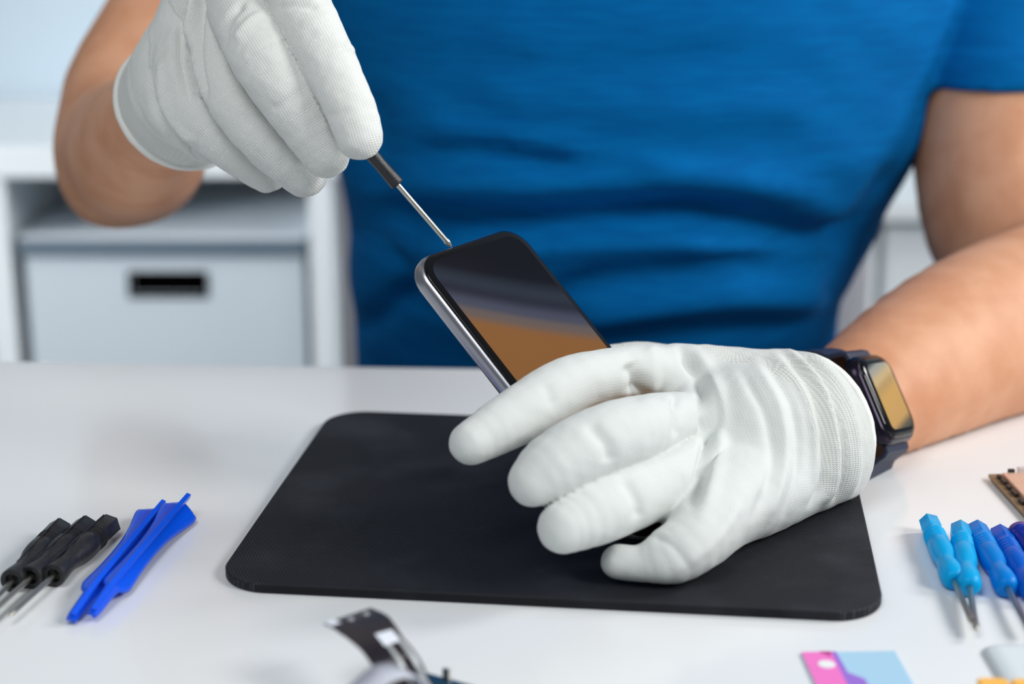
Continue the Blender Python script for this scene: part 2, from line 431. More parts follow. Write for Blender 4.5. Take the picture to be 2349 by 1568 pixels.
def poly_d(U, pts):
    """2-D distance to a polyline and the parameter along it"""
    pts = np.asarray(pts, float); best = np.full(len(U), 1e9); par = np.zeros(len(U)); n = len(pts) - 1
    for i in range(n):
        a, b = pts[i], pts[i + 1]; ab = b - a; t = np.clip(((U - a) @ ab) / (ab @ ab), 0, 1)
        d = np.linalg.norm(U - a - t[:, None] * ab, axis=1); m_ = d < best
        best[m_] = d[m_]; par[m_] = (i + t[m_]) / n
    return best, par
def folds(V, N, lst, facing=True):
    """wrinkles in the cloth: (polyline, height m, width px); positive = ridge"""
    U, d = to_px(V); view = V - CAMP; view /= np.linalg.norm(view, axis=1)[:, None]
    f = np.clip(-(N * view).sum(1) * 2.0 + 0.2, 0, 1) if facing else 1.0
    D = np.zeros(len(V))
    for pts, A, w in lst:
        dd, t = poly_d(U, spline(pts, 5 * len(pts)) if len(pts) > 2 else pts)
        taper = np.clip(np.minimum(t, 1 - t) * 5 + 0.25, 0, 1)
        D += A * np.exp(-(dd / w) ** 2) * taper
    return V + N * (D * f)[:, None]
def knit_attr(V, chains, ref):
    best = np.full(len(V), 1e9); out = np.zeros((len(V), 3))
    for ci, c in enumerate(chains):
        L = 0.0; A = c.A
        for i in range(len(A) - 1):
            a, b = A[i, :3], A[i + 1, :3]; ab = b - a; l = np.linalg.norm(ab); ax = ab / max(l, 1e-9)
            t = np.clip((V - a) @ ax, 0, l); d = np.linalg.norm(V - a - t[:, None] * ax, axis=1) - A[i, 3]
            s = nrm(np.cross(ax, ref)); m_ = d < best
            best[m_] = d[m_]; out[m_, 0] = L + ((V[m_] - a) @ ax); out[m_, 1] = (V[m_] - a) @ s
            L += l
    return out
def bbox(chains, pad=0.01):
    lo = np.min([(c.A[:, :3] - c.A[:, 3:]).min(0) for c in chains], 0) - pad
    hi = np.max([(c.A[:, :3] + c.A[:, 3:]).max(0) for c in chains], 0) + pad
    return lo, hi

def cloth_noise(V, N, amp, w):
    k = 2 * PI / w; x, y, z = (V * k).T
    n_ = np.sin(x + 1.7 * np.sin(.6 * y + .4 * z)) + np.sin(1.3 * y + 1.9 * np.sin(.5 * z - .7 * x)) + np.sin(1.1 * z + 1.6 * np.sin(.8 * x + .3 * y))
    n_ = n_ + 0.6 * np.sin(2.3 * x - 1.9 * y + 2.0 * np.sin(1.1 * z)) + .5 * np.sin(2.7 * z + 1.4 * x)
    return V + N * (n_ * amp / 2)[:, None]

# ================================================================== THE SETTING
v, f = box((0.3, 0.54, -0.02), 2.6, 1.6, 0.02); tag(mesh_obj('floor', v, f, M['floor'], smooth=False), kind='structure')
v, f = box((0.3, 2.09, 1.3), 2.6, 0.05, 1.3); tag(mesh_obj('wall_back', v, f, M['wall'], smooth=False), kind='structure')

# ------------------------------------------------------------------ repair table
e0, e1 = T(0, 826), T(1090, 843)
ex = nrm(e1 - e0); ey = np.array([-ex[1], ex[0], 0]); ez = np.array([0, 0, 1.0])
tx0, tx1, dep = -0.75, 0.95, 0.80
def TB(x, y, z): return e0 * [1, 1, 0] + ex * x + ey * y + ez * z
tc0 = TB(0.4, -dep / 2, 0)
tb = thing('work_table', 'glossy white table the phone repair tools and black mat lie on', 'table', (tc0[0], tc0[1], 0))
v, f = box(TB(0.4, -dep / 2, TABLE_Z - 0.0125), 0.85, dep / 2, 0.0125, ex, ey, ez)
bevel(mesh_obj('tabletop', v, f, M['table'], tb, smooth=False), 0.0025, 3)
for sx in (-0.40, 1.20):
    for sy in (-0.06, -dep + 0.06):
        v, f = box(TB(sx, sy, 0.3625), 0.022, 0.022, 0.3625, ex, ey, ez); bevel(mesh_obj('leg', v, f, M['table_edge'], tb, smooth=False), 0.002)

# ------------------------------------------------------------------ background desk, box, cabinet
DY = 1.68
dk = thing('back_desk', 'white desk behind the person with an open shelf compartment', 'desk', (-0.35, DY + 0.17, 0))
zt = 0.742
v, f = box((-0.46, DY + 0.175, zt - 0.016), 0.62, 0.175, 0.016); bevel(mesh_obj('desk_top', v, f, M['white_wood'], dk, smooth=False), 0.002)
for x, nm in ((-0.519, 'side_panel'), (-0.192, 'side_panel')):
    v, f = box((x, DY + 0.172, 0.354), 0.012, 0.17, 0.354); bevel(mesh_obj(nm, v, f, M['white_wood'], dk, smooth=False), 0.001)
for y in (DY + 0.03, DY + 0.32):
    v, f = box((-1.05, y, 0.355), 0.02, 0.02, 0.355); mesh_obj('leg', v, f, M['white_wood'], dk, smooth=False)
v, f = box((-0.3555, DY + 0.335, 0.40), 0.151, 0.006, 0.30); mesh_obj('back_panel', v, f, M['white_wood'], dk, smooth=False)
v, f = box((-0.3555, DY + 0.165, 0.37), 0.151, 0.16, 0.009); mesh_obj('shelf', v, f, M['white_wood'], dk, smooth=False)
BX0, BX1, BYF, BZT = -0.500, -0.2085, DY + 0.012, 0.648
bxm = (BX0 + BX1) / 2; bw = (BX1 - BX0) / 2
sb = thing('storage_box', 'grey cardboard storage box with a black handle slot in the desk compartment', 'box', (bxm, BYF + 0.13, 0.379))
zb0, zl = 0.3795, BZT - 0.021
# body with a hand hole in the front, backed by a black plate as shade
hx0, hx1, hz0, hz1 = -0.388, -0.3145, 0.588, 0.608
def wallbox(x0, x1, y0, y1, z0, z1): return box(((x0 + x1) / 2, (y0 + y1) / 2, (z0 + z1) / 2), (x1 - x0) / 2, (y1 - y0) / 2, (z1 - z0) / 2)
c0, c1 = bxm - bw + 0.004, bxm + bw - 0.004
v, f = join(wallbox(c0, hx0, BYF, BYF + 0.004, zb0, zl), wallbox(hx1, c1, BYF, BYF + 0.004, zb0, zl), wallbox(hx0, hx1, BYF, BYF + 0.004, zb0, hz0),
            wallbox(hx0, hx1, BYF, BYF + 0.004, hz1, zl), wallbox(c0, c0 + 0.004, BYF + 0.004, BYF + 0.25, zb0, zl), wallbox(c1 - 0.004, c1, BYF + 0.004, BYF + 0.25, zb0, zl),
            wallbox(c0, c1, BYF + 0.25, BYF + 0.254, zb0, zl), wallbox(c0, c1, BYF, BYF + 0.25, zb0, zb0 + 0.003))
mesh_obj('box_body', v, f, M['boxcard'], sb, smooth=False)
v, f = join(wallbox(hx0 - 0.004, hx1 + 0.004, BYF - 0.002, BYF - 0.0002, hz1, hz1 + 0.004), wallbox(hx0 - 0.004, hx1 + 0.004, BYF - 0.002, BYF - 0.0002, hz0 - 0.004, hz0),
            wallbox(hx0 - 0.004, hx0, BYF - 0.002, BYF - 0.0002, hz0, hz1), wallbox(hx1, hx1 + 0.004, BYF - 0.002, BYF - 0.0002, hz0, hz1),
            wallbox(hx0, hx1, BYF + 0.0045, BYF + 0.0065, hz0, hz1))  # last piece: black plate painting the shade inside the box
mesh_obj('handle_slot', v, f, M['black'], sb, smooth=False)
v, f = wallbox(BX0, BX1, BYF - 0.004, BYF + 0.258, BZT - 0.002, BZT); ld = bevel(mesh_obj('lid', v, f, M['boxlid'], sb, smooth=False), 0.0015)
v, f = join(wallbox(BX0, BX1, BYF - 0.004, BYF - 0.0005, zl, BZT - 0.0022), wallbox(BX0, BX0 + 0.003, BYF, BYF + 0.255, zl, BZT - 0.0022), wallbox(BX1 - 0.003, BX1, BYF, BYF + 0.255, zl, BZT - 0.0022))
mesh_obj('lid_rim', v, f, M['boxrim'], ld, smooth=False)

cb = thing('cabinet', 'white low cabinet with vertical front panels behind the left arm', 'cabinet', (0.55, DY + 0.3, 0))
cz = 0.690
v, f = wallbox(0.24, 0.95, DY - 0.02, DY + 0.355, cz - 0.02, cz); bevel(mesh_obj('cabinet_top', v, f, M['white_wood'], cb, smooth=False), 0.002)
v, f = wallbox(0.25, 0.94, DY + 0.03, DY + 0.35, 0.0, cz - 0.0205); mesh_obj('cabinet_body', v, f, M['white_wood'], cb, smooth=False)
for i in range(11):
    x = 0.252 + i * 0.0625
    v, f = wallbox(x, x + 0.056, DY + 0.004, DY + 0.0299, 0.03, cz - 0.028)
    if x + 0.056 < 0.945: bevel(mesh_obj('front_panel', v, f, M['white_wood'], cb, smooth=False), 0.006, 3)

# ------------------------------------------------------------------ office chair
ch = thing('office_chair', 'light grey office chair the person sits on', 'chair', (0.06, 1.18, 0))
def curved_pad(x0, x1, z0, z1, yc, bow, th, nx=14, nz=8, cx=None):
    V, F = [], []
    for side in (0, 1):
        for j in range(nz + 1):
            for i in range(nx + 1):
                u, w = i / nx, j / nz
                x = x0 + (x1 - x0) * u; z = z0 + (z1 - z0) * w
                k = (2 * u - 1); edge = (1 - abs(2 * u - 1) ** 6) * (1 - abs(2 * w - 1) ** 6)
                y = yc - bow * k * k + (th if side else -th) * edge ** 0.5 * 0.5
                V.append((x, y, z))
    n = (nx + 1) * (nz + 1)
    for j in range(nz):
        for i in range(nx):
            a = j * (nx + 1) + i
            F.append((a, a + 1, a + nx + 2, a + nx + 1)); F.append((n + a, n + a + nx + 1, n + a + nx + 2, n + a + 1))
    return V, F
v, f = curved_pad(-0.126, 0.262, 0.56, 0.875, 1.27, 0.05, 0.05); mesh_obj('backrest', v, f, M['chair'], ch)
v, f = slab(rrect(0.46, 0.42, 0.08, 8, 0.06, 1.12), 0.42, 0.468); bevel(mesh_obj('seat', v, f, M['chair'], ch, smooth=False), 0.015)
v, f = box((0.06, 1.285, 0.52), 0.03, 0.012, 0.11); mesh_obj('back_support', v, f, M['chrome'], ch, smooth=False)
v, f = lathe([(0, .028), (0.30, .028), (0.30, .02), (0.36, .02)], 20); mesh_obj('gas_lift', frame_pts(v, np.array([0.06, 1.15, 0.06]), np.array([0, 0, 1.]), np.array([1., 0, 0]), np.array([0, 1., 0])), f, M['chrome'], ch)
for k in range(5):
    a = 2 * PI * k / 5 + 0.3; u = np.array([math.cos(a), math.sin(a), 0]); w_ = np.array([-u[1], u[0], 0])
    v, f = box(np.array([0.06, 1.15, 0.075]) + u * 0.15, 0.14, 0.018, 0.012, u, w_); lg = bevel(mesh_obj('base_leg', v, f, M['chrome'], ch, smooth=False), 0.004)
    v, f = lathe([(-0.02, .02), (-0.015, .030), (0.015, .030), (0.02, .02)], 18)
    mesh_obj('caster', frame_pts(v, np.array([0.06, 1.15, 0.031]) + u * 0.27, w_, u, ez), f, M['chip'], lg)

# ================================================================== PHONE
pa = D3((.6031, .7699, -.2086)); pb = D3((.5878, -.2522, .7687)); pb = nrm(pb - pa * (pa @ pb)); pn = np.cross(pa, pb)
if pn @ FW > 0: pn = -pn
PL, PW, PT = 0.146, 0.0715, 0.0080
pTL = P(941.8, 593.8, 0.687)
pc = pTL + pa * PL / 2 + pb * PW / 2 - pn * PT / 2
ph = thing('smartphone', 'grey metal framed smartphone with an amber reflection painted on its dark screen held in the left glove', 'smartphone', pc)
def profile_slab(w, h, r, prof, seg=10):
    """rounded-rect body: prof = [(inset, z)]"""
    V, F = [], []; n = None
    for ins, z in prof:
        o = rrect(w - 2 * ins, h - 2 * ins, max(r - ins, 0.0005), seg); n = len(o); V += [(x, y, z) for x, y in o]
    for i in range(len(prof) - 1):
        for j in range(n): F.append((i * n + j, i * n + (j + 1) % n, (i + 1) * n + (j + 1) % n, (i + 1) * n + j))
    F.append(tuple(range(n))[::-1]); F.append(tuple(range((len(prof) - 1) * n, len(prof) * n)))
    return V, F
def edge_round(t, r, n=6):
    lo = [(r - r * math.sin(a), -t / 2 + r - r * math.cos(a)) for a in np.linspace(0, PI / 2, n)]
    hi = [(r - r * math.sin(a), t / 2 - r + r * math.cos(a)) for a in np.linspace(PI / 2, 0, n)]
    return lo + hi
v, f = profile_slab(PW, PL, 0.0125, edge_round(PT, 0.0030))
mesh_obj('metal_frame', frame_pts(v, pc, pb, -pa, pn), f, M['phone_frame'], ph)
v, f = profile_slab(PW - 0.0026, PL - 0.0026, 0.0112, [(0, PT / 2 - 0.0006), (0, PT / 2 + 0.0001), (0.0004, PT / 2 + 0.0005), (0.0013, PT / 2 + 0.0007)])
gl = mesh_obj('screen_glass', frame_pts(v, pc, pb, -pa, pn), f, M['glass'], ph)
o = rrect(PW - 0.0095, PL - 0.0095, 0.008, 8); V = [(x, y, PT / 2 + 0.00085) for x, y in o]
scr = [((x / (PW - .0095)) + .5, .5 - y / (PL - .0095), 0) for x, y in o]
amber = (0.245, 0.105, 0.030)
M['phone_screen_reflection'] = screen_reflection_mat('phone_screen_reflection', [(0.0, (0.002, 0.002, 0.005)), (0.07, (0.003, 0.003, 0.008)), (0.14, (0.022, 0.030, 0.045)), (0.175, (0.018, 0.02, 0.035)), (0.23, (0.060, 0.066, 0.10)), (0.265, (0.13, 0.10, 0.09)), (0.32, amber), (0.75, (0.23, 0.098, 0.027)), (1.0, (0.12, 0.055, 0.02))], 1.0, (-0.20, 0.95, 0.10), -0.03)  # grey and amber reflection on the glass, painted in as emission
mesh_obj('display', frame_pts(V, pc, pb, -pa, pn), [tuple(range(len(V)))], M['phone_screen_reflection'], gl, smooth=False, attrs={'scr': scr})

# ================================================================== SCREWDRIVERS
def driver(kind):
    """local frame: butt at x=0, tip at +x, axis at height z=0"""
    if kind == 'black':
        prof = [(0, .0001, 1), (0, .0043, 1), (.0004, .0047, 1), (.0105, .0047, 1), (.0115, .0043, .5)]
        for i in range(4):
            x = .0125 + i * .0016; prof += [(x, .0048, 0), (x + .0008, .0050, 0), (x + .0010, .0045, 0), (x + .0014, .0045, 0)]
        prof += [(.0200, .0051), (.025, .0053), (.030, .0050), (.0345, .0041), (.039, .0036), (.043, .0038), (.048, .0044), (.0515, .0047), (.0522, .0046), (.0524, .0042), (.0520, .0028), (.0500, .0026), (.0500, .0013)]
        sh = [(.049, .0011), (.084, .0011), (.0842, .0011), (.0860, .0010), (.0885, .0004)]
    elif kind == 'slim':
        prof = [(0, .0001, 1), (0, .0032, 1), (.0105, .0034, 1), (.0125, .0036, 0), (.022, .0038), (.030, .0036), (.036, .0030), (.041, .0027), (.046, .0028), (.0515, .0030), (.0522, .0029), (.0524, .0027), (.0520, .0019), (.0505, .0018), (.0505, .0011)]
        sh = [(.049, .00112), (.083, .00112), (.0835, .0013), (.0850, .0012), (.0870, .0003)]
    elif kind == 'round':
        prof = [(0, .0001), (0, .0046), (.0006, .0050), (.006, .0050), (.0066, .0047), (.0075, .0041), (.010, .0040), (.040, .0038), (.058, .0040), (.066, .0024), (.0665, .0015)]
        sh = [(.064, .0012), (.098, .0012), (.1, .0005)]
    else:
        prof = [(0, .0001, 1), (0, .0037, 1), (.0006, .0041, 1), (.010, .0043, 1), (.0115, .0041, .5)]
        for i in range(4):
            x = .0135 + i * .0024; prof += [(x, .0043, .2), (x + .0010, .0046, .2), (x + .0014, .0042, .2), (x + .0020, .0042, .2)]
        prof += [(.0245, .0046), (.031, .0048), (.037, .0045), (.0405, .0038), (.0425, .0037), (.0445, .0040), (.048, .0045), (.053, .0048), (.057, .0046), (.0590, .0038), (.0598, .0028), (.0598, .0014)]
        sh = [(.0575, .00125), (.092, .00125), (.0922, .0014), (.0945, .0012), (.0965, .0005)]
    return prof, sh
def make_driver(name, kind, label, hm, group, shank=None):
    t = thing(name, label, 'screwdriver', (0, 0, 0), group)
    pr, sh = driver(kind)
    v, f = lathe(pr, 36); h_ = mesh_obj('handle', v, f, hm, t, world=False)
    if kind == 'black':
        parts = [box((.024, 0, .0052), .022, .00015, .0003)]
        v, f = join(*parts)
        mesh_obj('mould_seam', v, f, hm, h_, world=False, smooth=False)
    v, f = lathe(sh, 20); mesh_obj('shaft', v, f, M['steel'], t, world=False)
    for c in t.children:
        for m_ in (c,):
            md = m_.modifiers.new('es', 'EDGE_SPLIT'); md.split_angle = 0.75
    return t
def place(o, butt, tip, roll=0.0):
    x = nrm(tip - butt); up = np.array([0, 0, 1.0])
    if abs(x @ up) > 0.9: up = np.array([0, 1.0, 0])
    z = nrm(up - x * (up @ x)); y = np.cross(z, x)
    m_ = Matrix(((x[0], y[0], z[0]), (x[1], y[1], z[1]), (x[2], y[2], z[2])))
    m_ = m_ @ Matrix.Rotation(roll, 3, 'X')
    o.rotation_euler = m_.to_euler(); o.location = Vector(butt)
hk = make_driver('screwdriver', 'slim', 'slim black screwdriver held in the raised white glove with its tip on the phone', M['bk_rubber'], None)
# held: axis from the phone's top edge back through the fingertips
tipP = P(1036, 566, 0.7120); dirP = nrm(P(868, 372, 0.700) - tipP)
place(hk, tipP + dirP * 0.0870, tipP, 0.6)
bk = make_driver('screwdriver', 'black', '', M['bk_rubber'], None)
first = [bk]
kids = {}
for (b0, b1, lab) in (((252, 1203), (116, 1326), 'black precision screwdriver lying nearest the blue pry tools'),
                      ((200, 1206), (72, 1322), 'middle black precision screwdriver of the three lying side by side'),
                      ((140, 1212), (16, 1344), 'black precision screwdriver lying at the left edge of the photo')):
    o = first.pop() if first else copy_tree(bk); A, B_ = T(*b0, 0.0050), T(*b1, 0.0048); place(o, A, A + nrm(B_ - A), 0.25 if b0[0] > 240 else 0.0)
    o['label'] = lab; o['group'] = 'black screwdrivers lying on the table'
cy = make_driver('screwdriver', 'blue', 'light blue translucent screwdriver lying farthest left of the blue set', M['cyan'], 'blue screwdrivers lying on the table')
A, B_ = T(2131, 1197, 0.0046), T(2192, 1338, 0.0046); place(cy, A, B_, 0.3)
for (b0, b1, mm, lab) in (((2202, 1212), (2226, 1360), 'cyan', 'light blue translucent screwdriver crossing tips with the leftmost blue one'),
                          ((2240, 1212), (2312, 1350), 'azure', 'azure translucent screwdriver second from the dark capped one'),
                          ((2292, 1222), (2372, 1360), 'cobalt', 'cobalt blue screwdriver lying beside the dark blue capped one')):
    o = copy_tree(cy); A, B_ = T(*b0, 0.0046), T(*b1, 0.0046); place(o, A, B_)
    o['label'] = lab
    for c in o.children:
        if c.name.startswith('handle'):
            c.data = c.data.copy(); c.data.materials[0] = M[mm]
nv = make_driver('screwdriver', 'round', 'dark blue screwdriver with a round flat cap at the right edge', M['navy_plastic'], 'blue screwdrivers lying on the table')
A, B_ = T(2337, 1220, 0.0051), T(2440, 1360, 0.0046); place(nv, A, B_)

# ------------------------------------------------------------------ pry tools
def pry(name, label):
    t = thing(name, label, 'pry tool', (0, 0, 0), 'blue plastic pry tools lying on the table')
    st = [(0, .0016, 0), (.004, .0022, 0), (.018, .0026, 0), (.021, .0040, .0), (.0245, .0052, 0), (.028, .0054, 0), (.040, .0046, 0), (.055, .0042, 0), (.070, .0046, 0), (.082, .0058, 0), (.090, .0070, 0), (.096, .0078, 0), (.0995, .0074, 0), (.1015, .0050, 0)]
    V, F = [], []; nx = 9
    sp = spline([(a, b) for a, b, _ in st], 46)
    for s, w in sp:
        for side in (0, 1):
            for i in range(nx):
                u = 2 * i / (nx - 1) - 1
                z = 0.0050 - 0.0030 * abs(u) ** 1.2 * min(1, w / .006) - (0.0013 if side else 0)
                if s < .02: z = z - 0.0028 * (1 - s / .02)
                V.append((s, u * w, z))
    m_ = 2 * nx
    for i in range(len(sp) - 1):
        for j in range(nx - 1):
            a = i * m_ + j; F.append((a, a + 1, a + m_ + 1, a + m_)); a += nx; F.append((a, a + m_, a + m_ + 1, a + 1))
        for j, k in ((0, nx), (nx - 1, 2 * nx - 1)):
            a, b = i * m_ + j, i * m_ + k; F.append((a, b, b + m_, a + m_) if j else (a, a + m_, b + m_, b))
    for base in (0, (len(sp) - 1) * m_):
        F.append(tuple([base + j for j in range(nx)] + [base + nx + j for j in range(nx - 1, -1, -1)]))
    mesh_obj('blade', V, F, M['blue_plastic'], t, world=False)
    pts = [(0.001, 0, .0022), (.012, 0, .0042), (.022, 0, .0060), (.06, 0, .0068), (.10, 0, .0066), (.1050, 0, .0064)]
    v, f = ribbon([np.array(p) for p in spline(pts, 24)], np.array([0, 1., 0]), 0.0019, 0.0026)
    mesh_obj('centre_rib', v, f, M['blue_plastic'], t, world=False, smooth=False)
    return t
p1 = pry('pry_tool', 'blue plastic pry tool lying nearer the black screwdrivers'); A, B_ = T(160, 1434), T(352, 1200); place(p1, A, B_, 0.42); p1.location.z += 0.0012
p2 = copy_tree(p1); p2['label'] = 'blue plastic pry tool lying nearer the black mat'; A, B_ = T(208, 1430), T(402, 1202, 0.001); place(p2, A, B_, 0.40); p2.location.z += 0.0026

# ------------------------------------------------------------------ work mat
ma = math.radians(-6.6)
mt = thing('work_mat', 'black rubber work mat with rounded corners and a fine woven texture', 'mat', (0.0234, 0.6895, TABLE_Z), rot=(0, 0, ma))
v, f = profile_slab(0.252, 0.2105, 0.020, [(0.0004, 0.0002), (0, 0.0008), (0, 0.0034), (0.0005, 0.0040)], 28)
mesh_obj('pad', v, f, M['mat'], mt, world=False, smooth=False)
MAT_TOP = 0.004

# ------------------------------------------------------------------ circuit board at the right edge
C0, C1 = T(2268, 1080, 0.004), T(2352, 1172, 0.004)
bx = nrm(C1 - C0); by = np.array([-bx[1], bx[0], 0])
bo = thing('circuit_board', 'copper shielded phone circuit board at the right edge of the table', 'circuit board', C0 + bx * .03 + by * .02 - ez * .004)
def BQ(V): return frame_pts(V, C0 - ez * .004, bx, by, ez)
v, f = slab([(0, 0), (.075, 0), (.075, .045), (.02, .045), (.02, .040), (0, .040)], 0.0012, 0.0026); mesh_obj('board', BQ(v), f, M['pcb'], bo, smooth=False)
v, f = slab([(0.0045, 0.0045), (.070, 0.0045), (.070, .040), (.0045, .040)], 0.0026, 0.0050); bevel(mesh_obj('copper_shield', BQ(v), f, M['copper'], bo, smooth=False), 0.0006, 2)
for i, (x, y, w, h) in enumerate([(.006, .0028, .003, .0013), (.012, .0030, .005, .0014), (.019, .0028, .0035, .0012), (.026, .0030, .006, .0014), (.036, .0028, .005, .0014), (.046, .0030, .005, .0014)]):
    v, f = box((x, y, .0034), w / 2, h / 2, .0008); mesh_obj('chip', BQ(v), f, M['chip'], bo, smooth=False)
for (x, y, w, h, hh, mm) in ((.003, .018, .003, .012, .004, 'tin'), (.0035, .030, .0035, .007, .0045, 'chip'), (.0035, .009, .0018, .003, .0035, 'chip')):
    v, f = box((x, y, .0026 + hh / 2), w / 2, h / 2, hh / 2); bevel(mesh_obj('connector', BQ(v), f, M[mm], bo, smooth=False), .0003, 2)
for (x, y, w, h) in ((.022, .022, .010, .006), (.045, .026, .014, .010)):
    v, f = slab(rrect(w, h, .0012, 4, x, y), .0050, .0053); mesh_obj('shield_cover', BQ(v), f, M['tin'], bo, smooth=False)
v, f = box((.03, .02, .0006), .026, .016, .0006); mesh_obj('spacer', BQ(v), f, M['chip'], bo, smooth=False)

# ------------------------------------------------------------------ flex cable and dark board at the front
fc = thing('flex_cable', 'black flex cable curling up off the table in front of the mat', 'cable', T(1010, 1600))
def TH(px, py, h): return T(px, py, h)
path = spline([TH(985, 1640, .0035), TH(945, 1590, .010), TH(915, 1530, .019), TH(880, 1480, .024), TH(835, 1432, .0255), TH(797, 1412, .0245)], 30)
side = nrm(np.array([0.88, 0.48, 0.05]))
w_ = [0.0150] * 18 + list(np.linspace(0.0150, 0.0185, 6)) + [0.0185] * 6
v, f = ribbon(list(path), side, w_, 0.0004); mesh_obj('ribbon', v, f, M['flex'], fc, smooth=False)
def on_path(i, s, u):  # point on the ribbon
    p = path[i]; t = nrm(path[min(i + 1, 29)] - path[max(i - 1, 0)]); sd = nrm(side - t * (side @ t)); up = np.cross(t, sd)
    if up[2] < 0: up = -up
    return p + sd * s + up * u
for s0, w0 in ((0.0012, 0.0013), (0.0058, 0.0017)):
    pts = [on_path(i, s0, 0.0004) for i in range(2, 18)]
    v, f = ribbon(pts, side, w0, 0.0002); mesh_obj('silver_trace', v, f, M['trace'], fc, smooth=False)
pts = [on_path(i, 0.0030, 0.0004) for i in range(17, 21)]; v, f = ribbon(pts, side, 0.0060, 0.0002); mesh_obj('white_sticker', v, f, M['sticker'], fc, smooth=False)
pts = [on_path(i, -0.0072, 0.0004) for i in range(26, 30)]; v, f = ribbon(pts, side, 0.0036, 0.0002); mesh_obj('white_sticker', v, f, M['sticker'], fc, smooth=False)
for i, s0 in ((26, -0.0015), (26, 0.0045)):
    q = on_path(i, s0, 0.0004); v, f = lathe([(-.0001, .0001), (-.0001, .0010), (.0003, .0010), (.0003, .0001)], 14)
    mesh_obj('screw_hole', frame_pts(v, q, ez, side, np.cross(ez, side)), f, M['tin'], fc, smooth=False)
# pale film of the cable, out of focus
pth = spline([TH(700, 1700, .006), TH(800, 1610, .020), TH(880, 1545, .026), TH(945, 1545, .020), TH(985, 1600, .009)], 24)
v, f = ribbon(list(pth), nrm(np.array([0.55, -0.83, 0.1])), 0.014, 0.0003)
ff = thing('protective_film', 'pale translucent film draped over the flex cable', 'film', pth[0]); mesh_obj('film_sheet', v, f, M['film'], ff)
db = thing('dark_board', 'dark blue circuit board corner at the bottom edge of the photo', 'circuit board', T(1030, 1640))
a0, a1, a2 = T(975, 1541, .0016), T(880, 1590, .0016), T(1110, 1578, .0016)
u1 = nrm(a2 - a0); u2 = np.array([u1[1], -u1[0], 0])
v, f = box((0.020, 0.016, -0.0008), .020, .016, .0008); mesh_obj('board', frame_pts(v, a0, u1, u2, ez), f, M['navy_pcb'], db, smooth=False)
for x in (.006, .0075): 
    v, f = box((x + .003, .0016, .0022), .0006, .0006, .0022); mesh_obj('pin', frame_pts(v, a0, u1, u2, ez), f, M['steel'], db, smooth=False)

# ------------------------------------------------------------------ printed card and orange pads at the front right
k0, k1, k2 = T(1838, 1500), T(2052, 1496), T(1868, 1600)
cx_ = nrm(k1 - k0); cy_ = np.array([cx_[1], -cx_[0], 0]); wd = np.linalg.norm(k1 - k0)
cr = thing('printed_card', 'pink and light blue printed card with a white dot at the bottom edge', 'card', k0)
def KQ(V): return frame_pts(V, k0, cx_, cy_, ez)
v, f = slab([(0, 0), (wd, 0), (wd, .05), (0, .05)], 0.0002, 0.0007); mesh_obj('card_sheet', KQ(v), f, M['lightblue'], cr, smooth=False)
v, f = slab([(0, 0), (.0105, 0), (.0105, .05), (0, .05)], .00071, .0009); mesh_obj('pink_panel', KQ(v), f, M['magenta'], cr, smooth=False)
v, f = slab([(.0105, 0), (.0122, 0), (.0128, .016), (.0175, .021), (.0175, .05), (.0105, .05)], .00071, .0009); mesh_obj('violet_stripe', KQ(v), f, M['violet'], cr, smooth=False)
v, f = slab([(.0062, 0.0), (.0103, 0.0), (.0098, .0034), (.0088, .0030)], .00091, .00105); mesh_obj('dark_pink_mark', KQ(v), f, M['magenta_dark'], cr, smooth=False)
v, f = slab([(.0068 + .0030 * math.cos(a), .0098 + .0030 * math.sin(a)) for a in np.linspace(0, 2 * PI, 25)[:-1]], .00091, .00105); mesh_obj('white_dot', KQ(v), f, M['paper'], cr, smooth=False)
bg = thing('plastic_pouch', 'pale grey blue plastic pouch in the bottom right corner', 'pouch', T(2330, 1540))
v, f = profile_slab(.055, .05, .006, [(0.001, 0.0002), (0, .0008), (.002, .0022), (.006, .0030)], 6)
g0 = T(2245, 1485); mesh_obj('pouch_film', frame_pts(v, g0 + np.array([.0275, -.025, 0]), np.array([1., 0, 0]), np.array([0, 1., 0]), ez), f, M['hazeblue'], bg)
for i, (q, w) in enumerate(((T(2280, 1598), .0105), (T(2366, 1600), .0125))):
    pd = thing('orange_pad', ['orange pad at the bottom edge left of the corner one', 'orange pad cut off by the bottom right corner'][i], 'pad', q + ez * .0031, 'orange pads at the bottom edge')
    v, f = profile_slab(w, .010, .0022, [(0.0006, 0.0), (0, .0005), (0, .0012), (.0006, .0017)], 5)
    mesh_obj('pad_body', frame_pts(v, q + ez * .0031, np.array([1., 0, 0]), np.array([0, 1., 0]), ez), f, M['orange'], pd, smooth=False)

# ================================================================== SMARTWATCH
wl = D3((.335, .892, -.197)); ww = D3((.588, -.043, .807)); ww = nrm(ww - wl * (ww @ wl)); wn = np.cross(wl, ww)
if wn @ FW > 0: wn = -wn
wgc = P(2040, 907, 0.768)                       # centre of the watch glass
WL, WW, WT = 0.0430, 0.0368, 0.0108
wc = wgc - wn * WT / 2
wt = thing('smartwatch', 'midnight smartwatch with an amber reflection painted on its square screen on the left wrist', 'watch', wc - wn * 0.02)
v, f = profile_slab(WW, WL, 0.0095, [(0.006, -WT / 2), (0.003, -WT / 2 + .0008), (0.0008, -WT / 2 + .003), (0, -.0012), (0.0002, .0012), (.0012, .0030), (.0022, .0040)], 10)
wcs = mesh_obj('watch_case', frame_pts(v, wc, ww, -wl, wn), f, M['watch_case'], wt)
v, f = profile_slab(WW - .0044, WL - .0044, 0.0085, [(0, .0036), (0, .0041), (.0004, .0048), (.0012, .0053), (.0026, .0057), (.0045, .0058)], 10)
